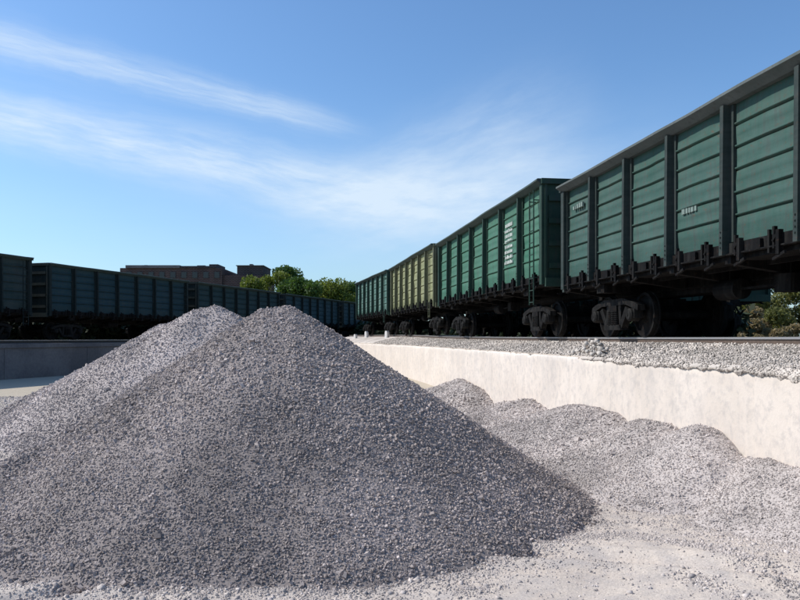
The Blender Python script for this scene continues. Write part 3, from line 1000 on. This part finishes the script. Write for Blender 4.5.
def make_car(p0, p1, rz, top, label, group, mat, post, chord, seed, floor=1.28, marks=None, L=None):
    """p0,p1 = ends of the body centreline (x,y); rz = railhead height; top = top above railhead"""
    a, b = Vector((*p0, rz)), Vector((*p1, rz))
    L = (b - a).length
    c = (a + b) / 2
    d = (b - a)
    t = empty('gondola_wagon', c, math.atan2(d.y, d.x)); tag(t, label, 'freight wagon', group)
    hw = 1.50
    h = top - floor
    # side walls
    for s in (-1, 1):
        o = link('side_wall', side_wall_mesh(L - .16, h - .30, seed + (s > 0) * 11), mat, t, (0, s * (hw - .035), floor + .16), 0 if s > 0 else math.pi)
        # posts
    key = (round(h, 2), round(L, 2))
    def post_m():
        m_ = MB(); z0 = floor - .02; z1 = top - .145
        m_.prism([(-.075, 0), (.075, 0), (.055, 0.0001), (-.055, 0.0001)], 0, .001) if False else None
        w0, w1 = .062, .045
        y1 = .15
        vs_ = [(-w0, -.03, z0), (w0, -.03, z0), (w1, y1, z0), (-w1, y1, z0), (-w0, -.03, z1), (w0, -.03, z1), (w1, y1 * .86, z1), (-w1, y1 * .86, z1)]
        m_.add(vs_, [(3, 2, 1, 0), (4, 5, 6, 7), (0, 1, 5, 4), (1, 2, 6, 5), (2, 3, 7, 6), (3, 0, 4, 7)])
        m_.box(-.13, .13, -.035, .012, z0 + .2, z1)
        for i in range(4):
            zz = z0 + .12 + i * .08
            m_.lathe([(y1 - .002, .016), (y1 + .014, .012)], c=(0, 0, zz), n=8)
        return m_
    def cpost_m():
        m_ = MB(); z0 = floor - .10; z1 = top - .145
        m_.box(-.09, .09, -.06, .10, z0, z1)
        m_.box(-.13, .16, -.04, .02, z0, z1 - .002)
        return m_
    for s in (-1, 1):
        for i in range(8):
            x = -L / 2 + .09 + (L - .18) * i / 7
            fn, kk_ = (cpost_m, 'corner_post') if i in (0, 7) else (post_m, 'side_post')
            link(kk_ if i in (0, 7) else 'side_post', cached((kk_, key, s), fn), post, t, (x, s * hw, 0), 0 if s > 0 else math.pi)
    # top rail and sill
    def chord_m():
        m_ = MB()
        z = top
        m_.prism([(0, 0)], 0, 0) if False else None
        pr = [(-.09, z - .15), (.07, z - .15), (.20, z - .07), (.225, z - .055), (.225, z - .012), (.20, z), (-.07, z), (-.09, z - .02)]
        n_ = len(pr); K = 24
        for k_ in range(K + 1):
            x_ = -L / 2 + L * k_ / K
            oy = float(0.030 * fbm(x_ * .7, 3.0 + top, 5, 3)); oz = float(0.040 * fbm(x_ * .6, 9.0 + top, 6, 3)) if 0 < k_ < K else 0.0
            m_.v += [(x_, y + oy, zz + oz) for y, zz in pr]
        m_.f += [tuple(range(n_))[::-1], tuple(range(K * n_, (K + 1) * n_))]
        m_.f += [(k_ * n_ + i, k_ * n_ + (i + 1) % n_, (k_ + 1) * n_ + (i + 1) % n_, (k_ + 1) * n_ + i) for k_ in range(K) for i in range(n_)]
        return m_
    def sill_m():
        m_ = MB()
        m_.box(-L / 2 + .02, L / 2 - .02, -.07, .045, floor, floor + .16)
        m_.box(-L / 2 + .02, L / 2 - .02, -.07, .095, floor - .025, floor - .003)
        return m_
    for s in (-1, 1):
        link('top_rail', cached(('top_rail', key), chord_m), chord, t, (0, s * hw, 0), 0 if s > 0 else math.pi)
        link('side_sill', cached(('side_sill', key), sill_m), 'grime_black', t, (0, s * hw, 0), 0 if s > 0 else math.pi)
    # end walls
    def end_m():
        m_ = MB()
        m_.box(-.03, .0, -hw + .06, hw - .06, floor, top - .15)
        for q_ in (.12, .34, .56, .78):
            z = floor + h * q_
            m_.box(-.001, .08, -hw + .09, hw - .09, z, z + .14)
        m_.box(-.08, .10, -hw - .12, hw + .12, top - .143, top - .004)
        m_.box(-.001, .13, -hw - .02, hw + .02, floor - .16, floor + .06)
        return m_
    for e in (-1, 1):
        link('end_wall', cached(('end_wall', key), end_m), post, t, (e * (L / 2 - .02), 0, 0), 0 if e > 0 else math.pi)
    # underframe
    def under_m():
        m_ = MB()
        m_.box(-L / 2 + .1, L / 2 - .1, -hw + .05, hw - .05, floor - .02, floor + .05)
        m_.box(-L / 2, L / 2, -.27, .27, floor - .42, floor - .022)
        for i in range(8):
            x = -L / 2 + .09 + (L - .18) * i / 7
            m_.add([(x - .08, -hw - .02, floor - .15), (x + .08, -hw - .02, floor - .15), (x + .08, 0, floor - .36), (x - .08, 0, floor - .36),
                    (x - .08, -hw - .02, floor - .026), (x + .08, -hw - .02, floor - .026), (x + .08, 0, floor - .026), (x - .08, 0, floor - .026)],
                   [(3, 2, 1, 0), (0, 1, 5, 4), (1, 2, 6, 5), (3, 0, 4, 7)])
            m_.add([(x - .08, hw + .02, floor - .15), (x + .08, hw + .02, floor - .15), (x + .08, 0, floor - .36), (x - .08, 0, floor - .36),
                    (x - .08, hw + .02, floor - .026), (x + .08, hw + .02, floor - .026), (x + .08, 0, floor - .026), (x - .08, 0, floor - .026)],
                   [(0, 1, 2, 3), (1, 0, 4, 5), (2, 1, 5, 6), (0, 3, 7, 4)])
        # bolster ends over the bogies
        for e in (-1, 1):
            m_.box(e * (L / 2 - 1.95) - .2, e * (L / 2 - 1.95) + .2, -hw + .1, hw - .1, floor - .30, floor - .028)
        return m_
    link('underframe', cached(('underframe', key), under_m), 'grime_black', t)
    # bottom hatches with their levers and lugs, seven a side
    bayw = (L - .18) / 7
    def hatch_m():
        m_ = MB()
        w_ = bayw / 2 - .13
        m_.box(-w_, w_, -1.18, -.02, floor - .10, floor - .03)
        m_.box(-w_ + .05, w_ - .05, -.60, -.52, floor - .17, floor - .10)
        r_ = random.Random(5)
        for sx in (-w_ * .62, w_ * .62):
            m_.box(sx - .035, sx + .035, .047, .12, floor - .14, floor + .20)
            m_.bar((sx, .09, floor + .19), (sx + .11, .11, floor + .05), .03)
            m_.bar((sx - .13, .085, floor - .12), (sx + .13, .085, floor - .20), .04)
            m_.box(sx + .09, sx + .135, .047, .10, floor - .05, floor + .26)
        m_.box(-.05, .05, .047, .10, floor - .02, floor + .13)
        m_.box(-w_ * .3 - .02, -w_ * .3 + .02, .047, .09, floor - .10, floor + .23)
        return m_
    for s in (-1, 1):
        for i in range(7):
            x = -L / 2 + .09 + bayw * (i + .5)
            link('bottom_hatch', cached(('bottom_hatch', key), hatch_m), 'grime_black', t, (x, s * hw, 0), 0 if s > 0 else math.pi)
    # brake gear
    def brk_m():
        m_ = MB()
        m_.lathe([(-.35, .05), (-.33, .18), (.30, .18), (.33, .10)], c=(.6, .55, floor - .45), axis='x', n=18)
        m_.bar((-.9, .55, floor - .45), (.3, .55, floor - .45), .04)
        m_.box(-1.25, -.85, .40, .72, floor - .58, floor - .30)
        m_.lathe([(-.45, .12), (-.42, .16), (.42, .16), (.45, .12)], c=(-.3, -.65, floor - .45), axis='x', n=18)
        m_.bar((-L / 2 + .4, .33, floor - .30), (L / 2 - .4, .33, floor - .30), .035)
        for xx_ in (.6, -1.05, -.3):
            m_.bar((xx_, .55 if xx_ != -.3 else -.65, floor - .35), (xx_, .55 if xx_ != -.3 else -.65, floor - .03), .05)
        return m_
    link('brake_gear', cached(('brake_gear', key), brk_m), 'grime_black', t)
    # couplers
    def coup_m():
        m_ = MB()
        m_.box(-.3, .38, -.09, .09, .98, 1.14)
        m_.prism([(.36, .90), (.56, .92), (.60, 1.02), (.60, 1.16), (.50, 1.22), (.36, 1.20)], -.20, .02)
        m_.prism([(.36, .94), (.52, .96), (.52, 1.14), (.36, 1.16)], .02, .19)
        m_.bar((.1, .28, 1.0), (.30, .34, .70), .04); m_.bar((.30, .34, .70), (.52, .30, .82), .04)
        m_.bar((.05, -.15, 1.18), (.05, -1.2, 1.10), .03)
        return m_
    for e in (-1, 1):
        link('coupler', cached('coupler', coup_m), 'grime_black', t, (e * (L / 2 + .02), 0, 0), 0 if e > 0 else math.pi)
    # ladders at the corners
    def lad_m():
        m_ = MB()
        for x_ in (-.17, .17): m_.bar((x_, .20, floor - .62), (x_, .20, top - .25), .028)
        for i in range(9):
            z = floor - .55 + i * (top - floor + .2) / 9
            m_.bar((-.17, .20, z), (.17, .20, z), .022)
        for z in (floor + .1, top - .5):
            for x_ in (-.17, .17): m_.bar((x_, .02, z), (x_, .20, z), .025)
        return m_
    for e, s in ((1, -1), (-1, 1)):
        link('ladder', cached(('ladder', key), lad_m), post, t, (e * (L / 2 - .52), s * hw, 0), 0 if s > 0 else math.pi)
    for e in (-1, 1): make_bogie(t, e * (L / 2 - 1.95))
    # faded stencilled marks
    for (x, z, w, hh_, s) in (marks or []):
        rr = random.Random(int(x * 10) + 3)
        for j in range(max(1, int(hh_ / .16))):
            xx_ = x
            while xx_ < x + w:
                cw = rr.uniform(.05, .11)
                y_ = s * (hw + .022)
                z_ = z + j * .16
                MB().box(xx_, xx_ + cw, min(y_, y_ - s * .05), max(y_, y_ - s * .05), z_, z_ + rr.uniform(.07, .11)).build('stencil_mark', 'white_mark' if floor > 1.3 else 'faded_mark', t)
                xx_ += cw + rr.uniform(.02, .05)
    return t


def cl(side0, side1, d=1.62):
    """body centreline ends from the ends of its visible side"""
    a, b = Vector(side0), Vector(side1)
    t = (b - a).normalized(); n_ = Vector((t.y, -t.x)) * d
    return tuple(a + n_), tuple(b + n_)


GR = 'wagons of the right-hand train'
a, b = cl((5.78, 6.50), (3.97, 18.85))
make_car(a, b, 1.92, 3.73, 'dusty grey-green open wagon with pale top rail, tallest and nearest on the right', GR, 'paint_grey_green', 'post_dusty', 'chord_pale', 21,
         marks=[(5.05, 3.05, .55, .3, 1), (0.05, 2.12, .5, .16, 1)])
a, b = cl((3.66, 19.75), (1.65, 33.5))
make_car(a, b, 1.95, 4.10, 'bright green open wagon with a white stencilled patch, second in the right-hand train', GR, 'paint_bright_green', 'post_green', 'chord_dark', 33, floor=1.45,
         marks=[(-4.05, 2.2, .75, 1.3, 1)])
a, b = cl((1.50, 34.6), (-0.62, 47.4))
make_car(a, b, 2.06, 4.15, 'olive yellow open wagon between the bright green and teal ones', GR, 'paint_olive', 'post_olive', 'chord_dark', 45, floor=1.4)
a, b = cl((-0.85, 48.6), (-3.55, 60.8))
make_car(a, b, 2.12, 4.15, 'teal green open wagon at the far end of the right-hand train', GR, 'paint_teal', 'post_green', 'chord_dark', 57, floor=1.4)

# wagons on the track behind, seen under the near ones
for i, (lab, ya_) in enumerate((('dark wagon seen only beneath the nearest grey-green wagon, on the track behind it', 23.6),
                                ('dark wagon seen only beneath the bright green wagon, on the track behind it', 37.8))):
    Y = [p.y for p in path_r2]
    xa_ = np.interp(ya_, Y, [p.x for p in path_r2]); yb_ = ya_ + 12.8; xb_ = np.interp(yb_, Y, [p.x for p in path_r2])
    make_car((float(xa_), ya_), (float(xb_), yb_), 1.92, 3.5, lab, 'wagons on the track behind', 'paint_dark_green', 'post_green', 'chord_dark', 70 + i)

GL = 'wagons of the left-hand train'
lab = ['grey-green wagon cut by the frame edge, nearest in the left-hand train',
       'blue-green shaded wagon next to the cut-off one in the left-hand train',
       'third wagon of the left-hand train, under the brown building',
       'fourth wagon of the left-hand train, peeping over the back pile',
       'fifth wagon of the left-hand train, under the trees behind the huge pile',
       'farthest wagon of the left-hand train, next to the teal wagon end']
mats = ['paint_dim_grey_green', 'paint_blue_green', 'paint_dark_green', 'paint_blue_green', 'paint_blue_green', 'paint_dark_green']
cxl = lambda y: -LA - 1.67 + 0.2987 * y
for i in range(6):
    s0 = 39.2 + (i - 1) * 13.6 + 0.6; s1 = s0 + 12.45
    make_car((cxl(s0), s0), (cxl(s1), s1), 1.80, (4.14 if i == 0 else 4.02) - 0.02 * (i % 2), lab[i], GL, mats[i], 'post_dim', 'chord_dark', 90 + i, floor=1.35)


# ------------------------------------------------------------------ rubble and marker posts
def rubble(name, c, n_, spread, hmax, smin, smax, seed, label):
    r_ = np.random.default_rng(seed)
    root = empty(name, c); tag(root, label, 'rubble')
    for i in range(n_):
        p_ = np.array([[r_.normal(0, spread[0]), r_.normal(0, spread[1]), 0.0]])
        q_ = math.exp(-((p_[0, 0] / spread[0]) ** 2 + (p_[0, 1] / spread[1]) ** 2) / 2)
        s_ = r_.uniform(smin, smax)
        p_[0, 2] = hmax * q_ * (r_.uniform(.0, 1) ** .6) * .8 + s_ * .1
        v_, t_, tn_ = stones(np.zeros((1, 3)), np.array([s_]), seed * 100 + i, 0.5)
        link('chunk', np_mesh('chunk', v_, [t_], tone=tn_), 'rubble', root, tuple(p_[0]))


rubble('rubble_heap', (float(wallx(14.6)) + .30, 14.6, WALL_TOP + .04), 96, (.15, .50), .36, .05, .15, 5, 'small heap of pale broken rubble on the edge of the white wall')
def post_mesh():
    m_ = MB()
    m_.prism([(-.13, 0), (.13, 0), (.12, .62), (.06, .70), (-.06, .70), (-.12, .62)], -.09, .09)
    return m_
for (px, yv, hs, lb) in ((355.5, 59.5, .85, 'short white concrete post by the rails, leftmost of three under the teal wagon'),
                         (366.5, 57.0, 1.15, 'taller white concrete post, middle of three under the teal wagon'),
                         (387, 49.5, 1.1, 'white concrete post by the rails, rightmost of three under the teal wagon')):
    x_ = (px - 400) / 760 * yv
    o = link('marker_post', cached('marker_post', post_mesh), 'white_post', None, (x_, yv, 1.60), -0.85)
    o.scale = (1.0, 1.0, hs)
    tag(o, lb, 'marker post', 'white posts beside the far rails')


# ------------------------------------------------------------------ trees, shrubs
def leaves(centers, radii, n_, size, seed, squash=0.8):
    r_ = np.random.default_rng(seed)
    w_ = np.array(radii) ** 2; w_ = w_ / w_.sum()
    k_ = r_.choice(len(centers), n_, p=w_)
    d_ = r_.normal(size=(n_, 3)); d_ /= np.linalg.norm(d_, axis=1, keepdims=True)
    rad = np.array(radii)[k_] * (r_.random(n_) ** 0.45)
    c_ = np.array(centers)[k_] + d_ * rad[:, None] * np.array([1, 1, squash])
    a_ = r_.normal(size=(n_, 3)); a_ /= np.linalg.norm(a_, axis=1, keepdims=True)
    b_ = np.cross(a_, r_.normal(size=(n_, 3))); b_ /= np.linalg.norm(b_, axis=1, keepdims=True)
    s_ = size * r_.uniform(.6, 1.3, n_)[:, None]
    V_ = np.stack([c_ - a_ * s_, c_ + b_ * s_ * .5, c_ + a_ * s_, c_ - b_ * s_ * .5], 1).reshape(-1, 3)
    Fq = np.arange(n_ * 4).reshape(-1, 4)
    base = r_.uniform(0, 1, len(centers))[k_] * .5 + r_.random(n_) * .5
    return V_, Fq, np.repeat(base, 4)


def tree(x, y, h, w, mat, seed, label, n_=9000, size=.22):
    r_ = random.Random(seed)
    t = empty('tree', (x, y, LAND)); tag(t, label, 'tree', 'trees beyond the trains')
    m_ = MB()
    def limb(a, b, r0, r1):
        a, b = Vector(a), Vector(b); d = (b - a).normalized()
        u_ = d.orthogonal().normalized(); v_ = d.cross(u_)
        vs_ = [a + (u_ * math.cos(k * 1.047) + v_ * math.sin(k * 1.047)) * r0 for k in range(6)] + \
              [b + (u_ * math.cos(k * 1.047) + v_ * math.sin(k * 1.047)) * r1 for k in range(6)]
        m_.add(vs_, [(k, (k + 1) % 6, (k + 1) % 6 + 6, k + 6) for k in range(6)])
    th = h * .45
    limb((0, 0, -.2), (0, 0, th), h * .028, h * .018)
    limb((0, 0, th), (w * .05, 0, h * .85), h * .018, h * .005)
    cs = []; rs = []
    for i in range(16):
        a = r_.uniform(0, 6.28); rr = w * .5 * r_.uniform(.15, .85); z = h * r_.uniform(.32, .92)
        rr *= math.sqrt(max(.1, 1 - ((z / h - .55) / .5) ** 2))
        c = (math.cos(a) * rr, math.sin(a) * rr, z)
        limb((0, 0, max(h * .2, z - h * .22)), c, h * .010, h * .003)
        cs.append(c); rs.append(w * r_.uniform(.11, .22))
    cs.append((0, 0, h * .88)); rs.append(w * .14)
    m_.build('trunk', 'bark', t)
    V_, F_, tn_ = leaves(cs, rs, n_, size, seed)
    me_ = np_mesh('crown', V_, [F_], tone=tn_)
    link('crown', me_, mat, t)
    return t


tr = [
    (252, 112, 9.4, 8.0, 'leaf_yellow', 'yellowish tree right against the dark block of the brown building'),
    (268, 118, 10.6, 8.5, 'leaf_yellow', 'yellow-green tree just right of the one touching the brown building'),
    (288, 124, 12.6, 9.0, 'leaf_green', 'tallest green tree, right of the brown building'),
    (302, 114, 9.8, 8.0, 'leaf_green', 'darker green tree stepping down right of the tallest tree'),
    (316, 128, 9.6, 9.5, 'leaf_green', 'low green tree in the dip between the two trains'),
    (331, 122, 9.3, 9.5, 'leaf_yellow', 'low brighter tree midway between the tallest tree and the teal wagon'),
    (347, 125, 9.7, 9.5, 'leaf_green', 'low green tree touching the end of the teal wagon'),
    (366, 128, 9.8, 9.5, 'leaf_green', 'tree mostly hidden behind the teal wagon'),
    (242, 142, 11.0, 9.0, 'leaf_green', 'tree mostly hidden behind the brown building'),
]
for i, (px, yv, h, w, mt, lb) in enumerate(tr):
    tree((px - 400) / 760 * yv, yv, h, w, mt, 500 + i, lb)

# shrubs on the far side of the right-hand railway
shr = [
    (744, 40.0, 2.1, 3.4, 'leaf_dry', 'reddish dry bush seen under the nearest wagon, leftmost of the bushes there'),
    (768, 43.0, 5.0, 5.0, 'leaf_shrub', 'tall olive bush seen under the nearest wagon, behind the reddish one'),
    (797, 40.0, 4.8, 4.6, 'leaf_shrub', 'tall olive bush at the frame edge under the nearest wagon'),
    (775, 36.0, 1.3, 2.4, 'leaf_dry', 'low brown tuft in front of the olive bushes under the nearest wagon'),
    (722, 46.0, 4.8, 5.0, 'leaf_shrub', 'olive bush mostly hidden by the wagon on the track behind'),
]
for i, (px, yv, h, w, mt, lb) in enumerate(shr):
    if lb is None: continue
    r_ = random.Random(800 + i)
    t = empty('bush', ((px - 400) / 760 * yv, yv, LAND)); tag(t, lb, 'bush', 'bushes behind the right-hand railway')
    m_ = MB(); cs = []; rs = []
    for k in range(14):
        a = r_.uniform(0, 6.28); q_ = r_.uniform(.1, .5) * w; z = h * r_.uniform(.08, .85)
        c = (math.cos(a) * q_, math.sin(a) * q_, z); cs.append(c); rs.append(w * r_.uniform(.10, .2))
        m_.bar((c[0] * .1, c[1] * .1, -.05), c, .03)
    m_.build('stem', 'bark', t)
    V_, F_, tn_ = leaves(cs, rs, 14000, .10, 900 + i)
    link('foliage', np_mesh('foliage', V_, [F_], tone=tn_), mt, t)
# dark thickets added behind the tracks to block bright gaps under the wagons
def blocking_thicket(path, off, y0, y1, h, label, seed, n_=16000):
    r_ = np.random.default_rng(seed)
    Y = [p.y for p in path]
    yv_ = np.linspace(y0, y1, 150) + r_.uniform(-.4, .4, 150)
    cs = [(float(np.interp(q_, Y, [p.x for p in path])) + off + r_.uniform(-.7, .7), q_, LAND + h * r_.uniform(.05, .75)) for q_ in yv_]
    V_, F_, tn_ = leaves(cs, list(r_.uniform(.8, 1.2, 150)), n_, .24, seed)
    V_[:, 2] = np.maximum(V_[:, 2], LAND - .05)
    tag(link('blocking_thicket', np_mesh('blocking_thicket', V_, [F_], tone=tn_), 'leaf_dense'), label, 'undergrowth', kind='stuff')
blocking_thicket(path_l, -3.6, 16, 106, 2.2, 'added dark undergrowth blocking bright gaps under the left-hand train', 61, 60000)
blocking_thicket(path_r2, 4.2, 31, 60, 2.0, 'added dark undergrowth blocking bright gaps under the right-hand wagons', 62)

blocking_thicket([Vector((10.0, 62.0, 0)), Vector((-5.0, 86.0, 0))], 0, 62, 86, 2.0, 'added dark undergrowth blocking bright gaps beyond the teal wagon', 63, 24000)

# grass on the far bank
r = np.random.default_rng(91)
n = 26000
gy_ = r.uniform(18, 50, n); gx_ = 5.4 - .1355 * gy_ + 10.5 + r.random(n) ** 1.2 * 20
ok = np.interp(gy_, [p.y for p in path_r2], [p.x for p in path_r2]) + 2.4 < gx_
gx_, gy_ = gx_[ok], gy_[ok]; n = len(gx_)
hgt = r.uniform(.15, .55, n) * (0.5 + vnoise(gx_ * .8, gy_ * .8, 4))
an = r.uniform(0, 6.28, n); lean = r.normal(0, .12, (n, 2))
w_ = .018
V_ = np.stack([np.stack([gx_ - np.cos(an) * w_, gy_ - np.sin(an) * w_, np.full(n, LAND)], -1),
               np.stack([gx_ + np.cos(an) * w_, gy_ + np.sin(an) * w_, np.full(n, LAND)], -1),
               np.stack([gx_ + lean[:, 0], gy_ + lean[:, 1], LAND + hgt], -1)], 1).reshape(-1, 3)
me = np_mesh('grass', V_, [np.arange(n * 3).reshape(-1, 3)], tone=np.repeat(r.random(n), 3))
tag(link('grass', me, 'leaf_dry'), 'rough dry grass behind the right-hand railway', 'grass', kind='stuff')


# ------------------------------------------------------------------ brown building
BY = 120.0
def bx(px): return (px - 400) / 760 * BY
def bz(py): return EYE + (338 - py) / 760 * BY
bo = empty('brick_building', (bx(190), BY, LAND)); tag(bo, 'brown brick industrial building rising above the left-hand train', 'building')
ox, oy, oz = bx(190), BY, LAND
mb = MB()
mb.box(bx(120) - ox, bx(222) - ox, 0, 14, 0, bz(268) - oz)
mb.box(bx(222) - ox + .003, bx(262) - ox, .4, 12, 0, bz(275) - oz)
mb.build('wall', 'brick_brown', bo)
MB().box(bx(126) - ox, bx(180) - ox, -.25, 14.3, bz(268) - oz + .003, bz(265.3) - oz).build('roof', 'roof_slab', bo)
MB().box(bx(180) - ox + .003, bx(216) - ox, -.15, 14.2, bz(268) - oz + .003, bz(266) - oz).build('roof', 'brick_dark', bo)
MB().box(bx(192) - ox, bx(200) - ox, 3, 6, bz(266) - oz + .003, bz(263.5) - oz).build('roof_vent', 'roof_slab', bo)
MB().box(bx(206) - ox, bx(215) - ox, 2, 7, bz(266) - oz + .003, bz(263) - oz).build('roof_vent', 'brick_dark', bo)
MB().box(bx(236) - ox, bx(262) - ox - .01, .8, 8, bz(275) - oz + .003, bz(265.5) - oz).build('stair_block', 'brick_dark', bo)
MB().box(bx(235) - ox, bx(263) - ox, .6, 8.2, bz(265.5) - oz + .003, bz(264.8) - oz).build('roof', 'roof_slab', bo)
for px0, px1, py_ in ((140, 143, 263.8), (158, 160, 264.2), (224, 228, 272.5), (247, 250, 262.8)):
    z0_ = 275 if px0 == 224 else (264.8 if px0 == 247 else 265.3)
    MB().box(bx(px0) - ox, bx(px1) - ox, 2, 3.2, bz(z0_) - oz + .003, bz(py_) - oz).build('chimney', 'brick_dark', bo)
for px0 in range(126, 216, 11):
    for zt in (271.5, 284, 297, 310):
        w = MB().box(bx(px0) - ox, bx(px0 + 6) - ox, -.06, .12, bz(zt + 7) - oz, bz(zt) - oz).build('window', 'brick_dark', bo)
        MB().box(bx(px0) - ox + .1, bx(px0 + 6) - ox - .1, -.09, .02, bz(zt + 7) - oz + .1, bz(zt) - oz - .1).build('pane', 'dark_glass', w)

print('objects', len(bpy.data.objects))
